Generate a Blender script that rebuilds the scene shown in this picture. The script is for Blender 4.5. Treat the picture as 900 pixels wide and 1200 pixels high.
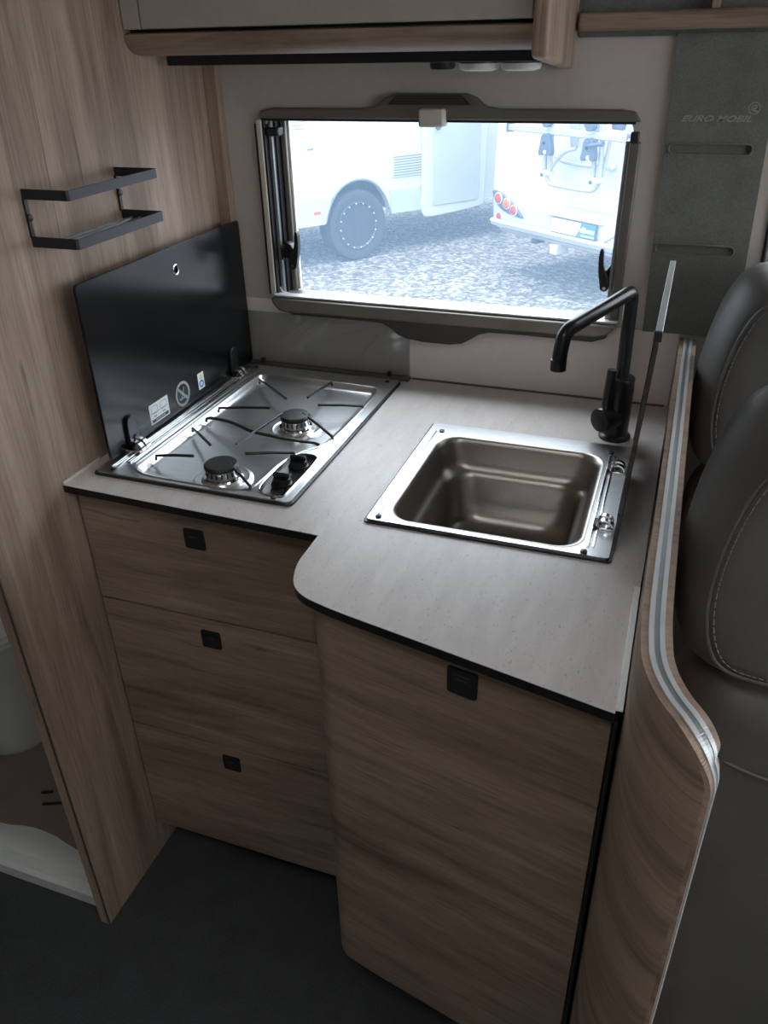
import bpy, bmesh, math, random
from mathutils import Vector, Matrix
random.seed(7)
R = math.radians
scene = bpy.context.scene
for o in list(bpy.data.objects): bpy.data.objects.remove(o)

# ------------------------------------------------------------ camera
cam_data = bpy.data.cameras.new('camera')
cam = bpy.data.objects.new('camera', cam_data); scene.collection.objects.link(cam)
yaw, pitch, roll = R(-20.3352), R(-30.6167), R(-1.3967)
fwd = Vector((math.sin(yaw)*math.cos(pitch), math.cos(yaw)*math.cos(pitch), math.sin(pitch)))
rgt = Vector((math.cos(yaw), -math.sin(yaw), 0)); upv = rgt.cross(fwd)
r2 = rgt*math.cos(roll) + upv*math.sin(roll); u2 = -rgt*math.sin(roll) + upv*math.cos(roll)
m = Matrix((r2, u2, -fwd)).transposed().to_4x4(); m.translation = Vector((0.866, -1.472, 1.512))
cam.matrix_world = m
cam_data.sensor_fit = 'VERTICAL'; cam_data.sensor_height = 36; cam_data.lens = 947.42/1200*36
cam_data.clip_start = 0.02; cam_data.clip_end = 200
scene.camera = cam

# ------------------------------------------------------------ world (even overcast daylight)
world = bpy.data.worlds.new('overcast'); scene.world = world; world.use_nodes = True
bg = world.node_tree.nodes['Background']; bg.inputs[0].default_value = (0.96, 0.975, 1.0, 1); 
# standard overcast sky: luminance rises from the horizon to the zenith as (1 + 2 sin h) / 3
ZENITH = 4.0
wn = world.node_tree; tcw = wn.nodes.new('ShaderNodeTexCoord'); sepw = wn.nodes.new('ShaderNodeSeparateXYZ'); wn.links.new(tcw.outputs['Generated'], sepw.inputs[0])
mx0 = wn.nodes.new('ShaderNodeMath'); mx0.operation = 'MAXIMUM'; mx0.inputs[1].default_value = 0; wn.links.new(sepw.outputs['Z'], mx0.inputs[0])
ma0 = wn.nodes.new('ShaderNodeMath'); ma0.operation = 'MULTIPLY_ADD'; ma0.inputs[1].default_value = ZENITH*2/3; ma0.inputs[2].default_value = ZENITH/3
wn.links.new(mx0.outputs[0], ma0.inputs[0]); wn.links.new(ma0.outputs[0], bg.inputs[1])
scene.view_settings.view_transform = 'Standard'; scene.view_settings.look = 'None'
scene.view_settings.exposure = 1.6; scene.view_settings.gamma = 1; scene.view_settings.use_curve_mapping = False

# ------------------------------------------------------------ materials
MAT = {}
def newmat(name):
    mt = bpy.data.materials.new(name); mt.use_nodes = True; MAT[name] = mt
    nt = mt.node_tree; return mt, nt, nt.nodes['Principled BSDF']
def noise(nt, vec, scale, detail=4, rough=.55, dist=0):
    n = nt.nodes.new('ShaderNodeTexNoise'); n.inputs['Scale'].default_value = scale; n.inputs['Detail'].default_value = detail
    n.inputs['Roughness'].default_value = rough; n.inputs['Distortion'].default_value = dist
    if vec: nt.links.new(vec, n.inputs['Vector'])
    return n
def coords(nt, scale=(1, 1, 1)):
    tc = nt.nodes.new('ShaderNodeTexCoord'); mp = nt.nodes.new('ShaderNodeMapping'); mp.inputs['Scale'].default_value = scale
    nt.links.new(tc.outputs['Object'], mp.inputs['Vector']); return mp.outputs['Vector']
def ramp(nt, fac, stops):
    r = nt.nodes.new('ShaderNodeValToRGB'); nt.links.new(fac, r.inputs['Fac'])
    while len(r.color_ramp.elements) < len(stops): r.color_ramp.elements.new(.5)
    for e, (p, c) in zip(r.color_ramp.elements, stops): e.position = p; e.color = (*c, 1)
    return r.outputs['Color']
def mul(nt, a, b, fac=1.0):
    n = nt.nodes.new('ShaderNodeMixRGB'); n.blend_type = 'MULTIPLY'; n.inputs[0].default_value = fac
    nt.links.new(a, n.inputs[1]); nt.links.new(b, n.inputs[2]); return n.outputs[0]
def bump(nt, p, h, strength, dist=.002):
    b = nt.nodes.new('ShaderNodeBump'); b.inputs['Strength'].default_value = strength; b.inputs['Distance'].default_value = dist
    nt.links.new(h, b.inputs['Height']); nt.links.new(b.outputs['Normal'], p.inputs['Normal'])
def simple(name, col, rough=.5, metal=0, var=.06, scale=30, spec=.5, bmp=0, coat=0):
    mt, nt, p = newmat(name); v = coords(nt); n = noise(nt, v, scale)
    lo = tuple(c*(1-var) for c in col); hi = tuple(min(1, c*(1+var)) for c in col)
    nt.links.new(ramp(nt, n.outputs['Fac'], [(.3, lo), (.7, hi)]), p.inputs['Base Color'])
    p.inputs['Roughness'].default_value = rough; p.inputs['Metallic'].default_value = metal
    p.inputs['Specular IOR Level'].default_value = spec; p.inputs['Coat Weight'].default_value = coat
    if bmp: bump(nt, p, n.outputs['Fac'], bmp)
    return mt
def oak(name, sc, fine, gain=1.0):
    mt, nt, p = newmat(name)
    v = coords(nt, sc); n1 = noise(nt, v, 1.0, 6, .6, .6)
    g = lambda c: tuple(x*gain for x in c)
    c1 = ramp(nt, n1.outputs['Fac'], [(.28, g((.155, .108, .081))), (.45, g((.275, .200, .152))), (.6, g((.340, .253, .198))), (.78, g((.41, .316, .254)))])
    n2 = noise(nt, coords(nt, fine), 1.0, 5, .7, .2)
    c2 = ramp(nt, n2.outputs['Fac'], [(.30, (.62, .58, .55)), (.55, (1, 1, 1))])
    n3 = noise(nt, coords(nt, tuple(s*.35 for s in sc)), 1.0, 2, .5, 1.2)
    c3 = ramp(nt, n3.outputs['Fac'], [(.3, (.74, .72, .70)), (.6, (1.05, 1.05, 1.05))])
    n4 = noise(nt, coords(nt, tuple(s*3.2 if s > 15 else s*2 for s in sc)), 1.0, 3, .6, .8)
    c4 = ramp(nt, n4.outputs['Fac'], [(.27, (.52, .48, .45)), (.35, (1, 1, 1))])
    nt.links.new(mul(nt, mul(nt, mul(nt, c1, c2, .75), c3, .9), c4, .8), p.inputs['Base Color'])
    p.inputs['Roughness'].default_value = .55; p.inputs['Specular IOR Level'].default_value = .35
    bump(nt, p, n2.outputs['Fac'], .12, .001)
    return mt
oak('oak_vertical', (20, 20, 1.6), (190, 190, 9), 1.12)
oak('oak_horizontal', (3.0, 3.0, 26), (14, 14, 260), .95)
oak('oak_pale', (2.5, 12, 14), (12, 150, 150), 1.05)
simple('wall_cream', (.47, .425, .39), .6, 0, .04, 60)
simple('cream_white', (.38, .345, .30), .45, 0, .04, 40)
simple('black_edge', (.006, .006, .007), .4)
simple('black_plastic', (.012, .012, .013), .38, 0, .1, 40)
simple('black_powder', (.014, .015, .017), .42, 0, .1, 200, .5)
simple('black_tap', (.010, .011, .013), .3, 0, .1, 60, .5)
simple('chrome', (.75, .76, .77), .1, 1, .03)
simple('bolt_silver', (.7, .7, .7), .25, 1, .03)
simple('aluminium', (.55, .56, .57), .42, .25, .05, 20)
simple('alu_grey', (.30, .32, .34), .4, .6, .05, 20)
simple('taupe', (.13, .115, .10), .42, .15, .04, 30)
simple('taupe_metal', (.25, .225, .20), .32, .5, .04, 30)
simple('brown_lip', (.055, .045, .037), .45, 0, .06, 30)
simple('ivory', (.52, .47, .40), .5, 0, .03)
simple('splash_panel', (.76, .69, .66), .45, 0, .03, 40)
simple('dark_gap', (.008, .007, .006), .8)
simple('white_plastic', (.75, .76, .74), .35, 0, .03)
simple('sanitary', (.62, .64, .62), .18, 0, .03, 5)
simple('bath_brown', (.20, .155, .13), .25, 0, .1, 8)
simple('rv_white', (.395, .405, .415), .35, 0, .02, 3)
simple('rv_grey', (.31, .335, .36), .4, 0, .03, 3)
simple('rv_line', (.10, .13, .16), .5, 0, .05, 8)
simple('rack_silver', (.25, .27, .29), .4, .1, .04, 8)
simple('rack_blue', (.03, .05, .08), .5, 0, .1, 20)
simple('tyre', (.02, .023, .026), .75, 0, .04, 10)
simple('rim_dark', (.03, .036, .045), .45, .3, .1, 30)
simple('lens_red', (.32, .012, .012), .25, 0, .04)
simple('lens_orange', (.42, .085, .01), .25, 0, .04)
simple('lamp_dark', (.05, .07, .09), .3, 0, .05)
simple('plate_white', (.72, .76, .76), .4, 0, .03)
simple('plate_blue', (.03, .16, .34), .4, 0, .05)
simple('print_grey', (.32, .34, .36), .6, 0, .03)
simple('print_blue', (.02, .18, .55), .5, 0, .03)
simple('print_yellow', (.6, .62, .12), .5, 0, .03)
simple('thread', (.17, .155, .135), .8, 0, .05)
simple('felt_print', (.27, .275, .26), .9, 0, .15, 300)
simple('cab_dark', (.012, .013, .015), .6, 0, .1, 10)

def worktop_mat():
    mt, nt, p = newmat('worktop')
    n1 = noise(nt, coords(nt, (40, 9, 9)), 1, 6, .7)
    c1 = ramp(nt, n1.outputs['Fac'], [(.3, (.55, .505, .475)), (.7, (.66, .61, .58))])
    n2 = noise(nt, coords(nt, (420, 150, 100)), 1, 2, .5)
    c2 = ramp(nt, n2.outputs['Fac'], [(.27, (.45, .40, .36)), (.36, (1, 1, 1))])
    nt.links.new(mul(nt, c1, c2, .55), p.inputs['Base Color'])
    p.inputs['Roughness'].default_value = .36; p.inputs['Specular IOR Level'].default_value = .5
    bump(nt, p, n1.outputs['Fac'], .05, .001)
worktop_mat()
def brushed(name, col, rough, sc):
    mt, nt, p = newmat(name)
    n = noise(nt, coords(nt, sc), 1, 3, .6)
    nt.links.new(ramp(nt, n.outputs['Fac'], [(.2, tuple(c*.88 for c in col)), (.8, tuple(min(1, c*1.1) for c in col))]), p.inputs['Base Color'])
    p.inputs['Metallic'].default_value = 1; p.inputs['Roughness'].default_value = rough
    bump(nt, p, n.outputs['Fac'], .03, .0005)
brushed('steel', (.74, .75, .76), .30, (25, 300, 25))
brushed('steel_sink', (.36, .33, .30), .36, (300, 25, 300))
brushed('steel_dark', (.30, .31, .33), .25, (25, 300, 25))
def glossy_black():
    mt, nt, p = newmat('black_glass')
    n = noise(nt, coords(nt), 12)
    nt.links.new(ramp(nt, n.outputs['Fac'], [(0, (.003, .0035, .0045)), (1, (.005, .0055, .0065))]), p.inputs['Base Color'])
    p.inputs['Roughness'].default_value = .2; p.inputs['Specular IOR Level'].default_value = .4
glossy_black()
def carpet():
    mt, nt, p = newmat('carpet')
    n = noise(nt, coords(nt), 350, 3, .7); n2 = noise(nt, coords(nt), 14, 4, .6)
    c = mul(nt, ramp(nt, n.outputs['Fac'], [(.3, (.022, .024, .026)), (.7, (.062, .066, .070))]), ramp(nt, n2.outputs['Fac'], [(.3, (.8, .8, .8)), (.7, (1.1, 1.1, 1.1))]))
    nt.links.new(c, p.inputs['Base Color']); p.inputs['Roughness'].default_value = .95
    bump(nt, p, n.outputs['Fac'], .6, .003)
carpet()
def felt():
    mt, nt, p = newmat('felt')
    n = noise(nt, coords(nt), 420, 3, .7); n2 = noise(nt, coords(nt), 18, 4, .65)
    c = mul(nt, ramp(nt, n.outputs['Fac'], [(.3, (.115, .118, .108)), (.7, (.175, .178, .165))]), ramp(nt, n2.outputs['Fac'], [(.3, (.85, .85, .85)), (.7, (1.1, 1.1, 1.1))]))
    nt.links.new(c, p.inputs['Base Color']); p.inputs['Roughness'].default_value = .95
    bump(nt, p, n.outputs['Fac'], .5, .002)
felt()
def leather():
    mt, nt, p = newmat('leather')
    v = nt.nodes.new('ShaderNodeTexVoronoi'); v.inputs['Scale'].default_value = 260; nt.links.new(coords(nt), v.inputs['Vector'])
    n2 = noise(nt, coords(nt), 9, 4, .6)
    nt.links.new(ramp(nt, n2.outputs['Fac'], [(.3, (.066, .062, .057)), (.7, (.092, .087, .080))]), p.inputs['Base Color'])
    p.inputs['Roughness'].default_value = .5; bump(nt, p, v.outputs['Distance'], .12, .001)
leather()
def gravel():
    mt, nt, p = newmat('gravel')
    v = nt.nodes.new('ShaderNodeTexVoronoi'); v.inputs['Scale'].default_value = 26; nt.links.new(coords(nt), v.inputs['Vector'])
    sep = nt.nodes.new('ShaderNodeSeparateColor'); nt.links.new(v.outputs['Color'], sep.inputs[0])
    c = ramp(nt, sep.outputs[0], [(0, (.038, .036, .034)), (.5, (.10, .095, .09)), (1, (.27, .25, .235))])
    n2 = noise(nt, coords(nt), .9, 4, .6)
    nt.links.new(mul(nt, c, ramp(nt, n2.outputs['Fac'], [(.35, (.82, .82, .82)), (.65, (1.12, 1.1, 1.08))])), p.inputs['Base Color'])
    p.inputs['Roughness'].default_value = .9; bump(nt, p, v.outputs['Distance'], .9, .03)
gravel()
def clear(name, tint, gloss, haze=0, hazecol=(1, 1, 1), rough=.02):
    mt = bpy.data.materials.new(name); mt.use_nodes = True; MAT[name] = mt; nt = mt.node_tree; nt.nodes.clear()
    out = nt.nodes.new('ShaderNodeOutputMaterial'); t = nt.nodes.new('ShaderNodeBsdfTransparent')
    n = noise(nt, coords(nt), 3, 3)
    nt.links.new(ramp(nt, n.outputs['Fac'], [(.3, tuple(c*.98 for c in tint)), (.7, tint)]), t.inputs[0])
    g = nt.nodes.new('ShaderNodeBsdfGlossy'); g.inputs['Roughness'].default_value = rough; g.inputs[0].default_value = (1, 1, 1, 1)
    mx = nt.nodes.new('ShaderNodeMixShader'); mx.inputs[0].default_value = gloss
    nt.links.new(t.outputs[0], mx.inputs[1]); nt.links.new(g.outputs[0], mx.inputs[2]); last = mx
    if haze:
        tr = nt.nodes.new('ShaderNodeBsdfTranslucent'); tr.inputs[0].default_value = (*hazecol, 1)
        m2 = nt.nodes.new('ShaderNodeMixShader'); m2.inputs[0].default_value = haze
        nt.links.new(mx.outputs[0], m2.inputs[1]); nt.links.new(tr.outputs[0], m2.inputs[2]); last = m2
    nt.links.new(last.outputs[0], out.inputs[0])
clear('acrylic', (.93, .97, 1.0), .03, .06, (.45, .70, 1.0))
clear('splash_glass', (.82, .83, .82), .05)
clear('lid_glass', (.16, .17, .18), .10)
clear('plain_glass', (.95, .97, .98), .03)

# ------------------------------------------------------------ mesh building
COL = scene.collection
WM = {}
class MB:
    def __init__(s): s.v = []; s.f = []
    def add(s, vs, fs):
        b = len(s.v); s.v += [Vector(v) for v in vs]; s.f += [tuple(b+i for i in f) for f in fs]; return s
    def box(s, x0, x1, y0, y1, z0, z1):
        return s.add([(x0,y0,z0),(x1,y0,z0),(x1,y1,z0),(x0,y1,z0),(x0,y0,z1),(x1,y0,z1),(x1,y1,z1),(x0,y1,z1)],
                     [(0,3,2,1),(4,5,6,7),(0,1,5,4),(1,2,6,5),(2,3,7,6),(3,0,4,7)])
    def prism(s, pts, axis, c0, c1):
        # outline in the two remaining axes (in x,y,z order), extruded along axis
        def P(a, b, c): return {'x': (c, a, b), 'y': (a, c, b), 'z': (a, b, c)}[axis]
        n = len(pts)
        return s.add([P(a, b, c0) for a, b in pts] + [P(a, b, c1) for a, b in pts],
                     [tuple(range(n))[::-1], tuple(range(n, 2*n))] + [(i, (i+1) % n, n+(i+1) % n, n+i) for i in range(n)])
    def loft(s, rings, cap0=True, cap1=True, closed=True):
        n = len(rings[0]); vs = [p for r in rings for p in r]; fs = []
        for k in range(len(rings)-1):
            for i in range(n if closed else n-1):
                j = (i+1) % n; fs.append((k*n+i, k*n+j, (k+1)*n+j, (k+1)*n+i))
        if cap0: fs.append(tuple(range(n))[::-1])
        if cap1: fs.append(tuple(range((len(rings)-1)*n, len(rings)*n)))
        return s.add(vs, fs)
    def tube(s, path, r, seg=10, closed=False):
        path = [Vector(p) for p in path]; n = len(path); rings = []; ref = None
        for i, p in enumerate(path):
            if closed: t = path[(i+1) % n] - path[i-1]
            else: t = path[min(i+1, n-1)] - path[max(i-1, 0)]
            t.normalize()
            if ref is None: ref = Vector((0, 0, 1)) if abs(t.z) < .9 else Vector((1, 0, 0))
            a = (ref - t*ref.dot(t)).normalized(); b = t.cross(a); ref = a
            rr = r[i] if isinstance(r, (list, tuple)) else r
            rings.append([p + (a*math.cos(2*math.pi*k/seg) + b*math.sin(2*math.pi*k/seg))*rr for k in range(seg)])
        if closed: rings.append(rings[0])
        return s.loft(rings, not closed, not closed)
    def lathe(s, prof, c, axis='z', seg=28, cap=True):
        c = Vector(c); ax = {'x': ((0,1,0),(0,0,1),(1,0,0)), 'y': ((1,0,0),(0,0,1),(0,1,0)), 'z': ((1,0,0),(0,1,0),(0,0,1))}[axis] if isinstance(axis, str) else axis
        a, b, d = [Vector(q) for q in ax]
        rings = [[c + (a*math.cos(2*math.pi*k/seg) + b*math.sin(2*math.pi*k/seg))*r + d*h for k in range(seg)] for r, h in prof]
        return s.loft(rings, cap, cap)
    def plate(s, outer, holes, c0, c1, axis='z'):
        bm = bmesh.new(); es = []
        for lp in [outer] + holes:
            vs = [bm.verts.new((a, b, 0)) for a, b in lp]
            es += [bm.edges.new((vs[i], vs[(i+1) % len(vs)])) for i in range(len(vs))]
        bmesh.ops.triangle_fill(bm, use_beauty=True, edges=es, normal=(0, 0, 1))
        bm.verts.index_update(); bm.faces.ensure_lookup_table()
        def P(a, b, c): return {'x': (c, a, b), 'y': (a, c, b), 'z': (a, b, c)}[axis]
        n = len(bm.verts); pts = [(v.co.x, v.co.y) for v in bm.verts]
        vs = [P(a, b, c0) for a, b in pts] + [P(a, b, c1) for a, b in pts]; fs = []
        for f in bm.faces:
            ix = [v.index for v in f.verts]; fs.append(tuple(ix[::-1])); fs.append(tuple(i+n for i in ix))
        for e in bm.edges:
            if len(e.link_faces) == 1:
                i, j = e.verts[0].index, e.verts[1].index; fs.append((i, j, j+n, i+n))
        bm.free(); return s.add(vs, fs)
    def done(s, name, mat, parent=None, bevel=0, smooth=40, origin=None, local=False, seg=2, subsurf=0):
        vs = s.v
        if parent is not None and not local:
            inv = WM[parent].inverted(); vs = [inv @ v for v in vs]
        if parent is None and origin is not None:
            vs = [v - Vector(origin) for v in vs]
        me = bpy.data.meshes.new(name); me.from_pydata([tuple(v) for v in vs], [], s.f)
        bm = bmesh.new(); bm.from_mesh(me); bmesh.ops.remove_doubles(bm, verts=bm.verts, dist=1e-6); bmesh.ops.recalc_face_normals(bm, faces=bm.faces); bm.to_mesh(me); bm.free()
        me.materials.append(MAT[mat])
        if smooth:
            for p in me.polygons: p.use_smooth = True
            me.set_sharp_from_angle(angle=R(smooth))
        o = bpy.data.objects.new(name, me); COL.objects.link(o)
        if parent is not None: o.parent = parent; WM[o] = WM[parent]
        else:
            if origin is not None: o.location = origin
            WM[o] = Matrix.Translation(origin or (0, 0, 0))
        if bevel:
            b = o.modifiers.new('bevel', 'BEVEL'); b.width = bevel; b.segments = seg; b.limit_method = 'ANGLE'; b.angle_limit = R(35)
        if subsurf:
            b = o.modifiers.new('subdivision', 'SUBSURF'); b.levels = subsurf; b.render_levels = subsurf
        return o
def box(name, mat, parent, x0, x1, y0, y1, z0, z1, bevel=0, **k): return MB().box(x0, x1, y0, y1, z0, z1).done(name, mat, parent, bevel, **k)
def thing(name, label, cat, loc, rotz=0, group=None):
    o = bpy.data.objects.new(name, None); COL.objects.link(o); o.empty_display_size = .05
    o.location = loc; o.rotation_euler = (0, 0, rotz); WM[o] = Matrix.Translation(loc) @ Matrix.Rotation(rotz, 4, 'Z')
    return tag(o, label, cat, group)
def tag(o, label, cat, group=None):
    o['label'] = label; o['category'] = cat
    if group: o['group'] = group
    return o
def struct(o, label, cat=None):
    o['kind'] = 'structure'; o['label'] = label
    if cat: o['category'] = cat
    return o
def rrect(x0, x1, y0, y1, r, n=6):
    pts = []
    for cx, cy, a in ((x1-r, y0+r, -90), (x1-r, y1-r, 0), (x0+r, y1-r, 90), (x0+r, y0+r, 180)):
        for k in range(n+1): t = R(a + 90*k/n); pts.append((cx+r*math.cos(t), cy+r*math.sin(t)))
    return pts
def circ(cx, cy, r, n=20): return [(cx+r*math.cos(2*math.pi*k/n), cy+r*math.sin(2*math.pi*k/n)) for k in range(n)]
def chaikin(pts, n=2, closed=True):
    for _ in range(n):
        q = []; N = len(pts)
        if not closed: q.append(pts[0])
        for i in range(N if closed else N-1):
            a, b = pts[i], pts[(i+1) % N]
            q.append(tuple(a[k]*.75+b[k]*.25 for k in range(len(a)))); q.append(tuple(a[k]*.25+b[k]*.75 for k in range(len(a))))
        if not closed: q.append(pts[-1])
        pts = q
    return pts
def inset(pts, d):
    n = len(pts); area = sum(pts[i][0]*pts[(i+1) % n][1]-pts[(i+1) % n][0]*pts[i][1] for i in range(n)); sg = 1 if area > 0 else -1; out = []
    for i in range(n):
        a, b, c = Vector(pts[i-1]), Vector(pts[i]), Vector(pts[(i+1) % n]); t = (c-a)
        if t.length < 1e-9: out.append(tuple(b)); continue
        t.normalize(); out.append((b.x - t.y*d*sg, b.y + t.x*d*sg))
    return out
def at_z(pts, z): return [(a, b, z) for a, b in pts]
def text_mesh(name, body, size, mat, parent, mtx, shear=0, depth=.0003, bold=0):
    cu = bpy.data.curves.new(name, 'FONT'); cu.body = body; cu.size = size; cu.shear = shear; cu.extrude = depth; cu.offset = bold
    cu.align_x = 'CENTER'; cu.align_y = 'CENTER'; cu.resolution_u = 3
    t = bpy.data.objects.new(name, cu); COL.objects.link(t); bpy.context.view_layer.update()
    me = bpy.data.meshes.new_from_object(t.evaluated_get(bpy.context.evaluated_depsgraph_get())); bpy.data.objects.remove(t)
    me.transform(WM[parent].inverted() @ mtx if mtx is not None else Matrix()); me.materials.clear(); me.materials.append(MAT[mat])
    o = bpy.data.objects.new(name, me); COL.objects.link(o); o.parent = parent; WM[o] = WM[parent]; return o

H = .91                                   # worktop height
YF = -2.25; XR = 2.45; XL = -.95; ZC = 2.02   # room limits
# ------------------------------------------------------------ the room
struct(box('floor', 'carpet', None, XL, XR, YF, .0, -.04, 0), 'dark grey carpeted floor')
rooflight = rrect(.45, .85, -1.75, -1.35, .04)
o = MB().plate([(XL, YF), (XR, YF), (XR, .035), (XL, .035)], [rooflight], ZC, ZC+.03).done('ceiling', 'cream_white', None); struct(o, 'pale ceiling with a rooflight opening')
win = rrect(.106, .762, 1.060, 1.388, .022)
cabwin = [(.992, 1.10), (1.78, 1.10), (1.72, 1.70), (.972, 1.70)]
o = MB().plate([(XL, -.04), (XR, -.04), (XR, ZC), (XL, ZC)], [win, cabwin], 0, .035, 'y').done('wall_back', 'wall_cream', None); struct(o, 'cream vehicle side wall with the kitchen window')
struct(box('wall_left', 'oak_vertical', None, -.022, 0, -.757, 0, 0, ZC, .001), 'tall oak veneer partition beside the hob')
el = MB().box(-.002, .0006, -.7578, -.7555, 0.0005, ZC-.001).done('edge_line', 'brown_lip', None); el.name = 'trim_2'; struct(el, 'dark edging line down the front of the oak partition')
struct(box('trim_1', 'oak_vertical', None, 0.0005, .025, -.022, -.0005, H+.001, 1.49, .0006), 'narrow oak corner post against the window wall')
# cab end with windscreen, entrance side with door opening, bathroom end
o = MB().plate([(YF, -.04), (0, -.04), (0, ZC), (YF, ZC)], [rrect(-2.1, -.12, 1.0, 1.85, .08)], XR, XR+.03, 'x').done('wall_right', 'cab_dark', None); struct(o, 'dark cab bulkhead around the windscreen')
o = MB().plate([(XL, -.04), (XR, -.04), (XR, ZC), (XL, ZC)], [], YF-.03, YF, 'y').done('wall_front', 'cream_white', None); struct(o, 'cream wall on the entrance side')
struct(box('wall_bathroom', 'wall_cream', None, XL-.03, XL, YF, 0, -.04, ZC), 'pale far wall of the washroom')
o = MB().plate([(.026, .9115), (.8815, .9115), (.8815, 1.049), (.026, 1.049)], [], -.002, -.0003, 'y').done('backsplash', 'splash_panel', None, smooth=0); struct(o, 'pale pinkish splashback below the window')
w = box('window_2', 'plain_glass', None, XR+.01, XR+.016, -2.1, -.12, 1.0, 1.85); struct(w, 'windscreen glass of the cab')
w = box('window_3', 'plain_glass', None, .973, 1.78, .012, .018, 1.10, 1.70); struct(w, 'side window glass of the cab door')
MB().tube([(.994, -.002, 1.10), (.973, -.002, 1.70)], .004, 8).done('seal', 'black_plastic', w)

# ------------------------------------------------------------ kitchen window
W = bpy.data.objects.new('window_1', None); COL.objects.link(W); W.location = (.434, 0, 1.06); WM[W] = Matrix.Translation((.434, 0, 1.06)); W['kind'] = 'structure'; W['label'] = 'wide hinged window with blind cassette above the worktop'
top = [(.098, 1.384), (.772, 1.384), (.762, 1.398), (.74, 1.401), (.545, 1.401), (.522, 1.405), (.505, 1.418), (.488, 1.424), (.362, 1.424), (.345, 1.418), (.33, 1.405), (.31, 1.401), (.13, 1.401), (.108, 1.397)]
MB().prism(top, 'y', -.016, -.0005).done('top_cassette', 'taupe', W, .003)
MB().prism([(.352, 1.4075), (.497, 1.4075), (.482, 1.4215), (.368, 1.4215)], 'y', -.0195, -.016).done('vent_slot', 'black_plastic', W)
for k in range(3): box('vent_louvre', 'brown_lip', W, .362+.002*k, .488-.002*k, -.0215, -.0195, 1.4095+.004*k, 1.4115+.004*k)
box('top_seal', 'black_edge', W, .104, .764, -.012, .03, 1.380, 1.3845)
box('blind_catch', 'ivory', W, .411, .455, -.034, -.004, 1.374, 1.402, .004)
# side rails: left
box('rail_seal', 'black_edge', W, .0885, .0925, -.010, -.0005, 1.062, 1.375)
box('side_rail', 'ivory', W, .0925, .1035, -.012, -.0005, 1.062, 1.382, .002)
box('rail_seal', 'black_edge', W, .1035, .1075, -.009, .03, 1.062, 1.384)
box('inner_frame', 'alu_grey', W, .1075, .116, .004, .03, 1.062, 1.384, .002)
box('inner_frame', 'black_edge', W, .116, .1205, .012, .036, 1.062, 1.384)
box('inner_frame', 'taupe_metal', W, .1205, .133, .028, .040, 1.062, 1.384, .003)
box('pane_edge', 'white_plastic', W, .133, .138, .034, .042, 1.064, 1.384, .001)
# right
box('side_rail', 'taupe', W, .7585, .776, -.012, -.0005, 1.062, 1.355, .003)
box('inner_frame', 'alu_grey', W, .7515, .7585, -.006, .03, 1.062, 1.355, .002)
# bottom cassette
box('bottom_rail', 'aluminium', W, .102, .776, -.022, -.0005, 1.0605, 1.0645, .001)
box('sill', 'taupe', W, .106, .762, -.004, .04, 1.0585, 1.0615)
body = [(.098, 1.059)] + [(.104, 1.046), (.115, 1.036), (.13, 1.0325), (.74, 1.0355), (.758, 1.040), (.770, 1.050), (.776, 1.059)]
MB().prism(body, 'y', -.030, -.0005).done('bottom_cassette', 'taupe_metal', W, .004)
lip = [(.125, 1.034), (.145, 1.027), (.30, 1.0275), (.335, 1.026), (.352, 1.018), (.366, 1.007), (.385, 1.000), (.42, .996), (.47, .996), (.495, 1.000), (.512, 1.010), (.528, 1.021), (.548, 1.026), (.60, 1.0275), (.735, 1.026), (.757, 1.034), (.762, 1.0395)]
MB().prism(lip, 'y', -.026, -.0005).done('pull_lip', 'brown_lip', W, .004)
pane = box('pane', 'acrylic', W, .104, .764, .036, .0395, 1.060, 1.388)
# latches
def latch(xb, sgn, zc):
    base = MB().box(min(xb, xb+sgn*.012), max(xb, xb+sgn*.012), .004, .03, zc-.022, zc+.006).done('latch_base', 'black_plastic', W, .002)
    arm = MB().prism([(xb+sgn*.008, zc-.016), (xb+sgn*.034, zc-.020), (xb+sgn*.036, zc-.006), (xb+sgn*.026, zc+.010), (xb+sgn*.016, zc+.014), (xb+sgn*.008, zc-.004)], 'y', .0, .024).done('latch_arm', 'black_plastic', W, .002)
    lever = chaikin([(xb+sgn*.026, zc-.036), (xb+sgn*.040, zc-.036), (xb+sgn*.042, zc-.022), (xb+sgn*.047, zc-.002), (xb+sgn*.048, zc+.036), (xb+sgn*.040, zc+.037), (xb+sgn*.039, zc+.006), (xb+sgn*.026, zc-.016)], 2)
    lv = MB().prism(lever, 'y', -.010, .002).done('latch_lever', 'black_plastic', W, .002)
    MB().lathe([(.0032, 0), (.0032, .003)], (xb+sgn*.033, -.0125, zc-.030), 'y', 10).done('rivet', 'bolt_silver', lv)
    MB().lathe([(.003, 0), (.003, .004)], (xb+sgn*.006, .000, zc+.001), 'y', 10).done('screw', 'bolt_silver', base)
    MB().lathe([(.003, 0), (.003, .004)], (xb+sgn*.006, .000, zc-.018), 'y', 10).done('screw', 'bolt_silver', base)
latch(.112, 1, 1.150); latch(.778, -1, 1.150)
box('corner_catch', 'black_plastic', W, .108, .133, -.004, .02, 1.353, 1.368, .003)
box('corner_catch', 'black_plastic', W, .7585, .772, -.013, .01, 1.352, 1.369, .002)

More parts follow.
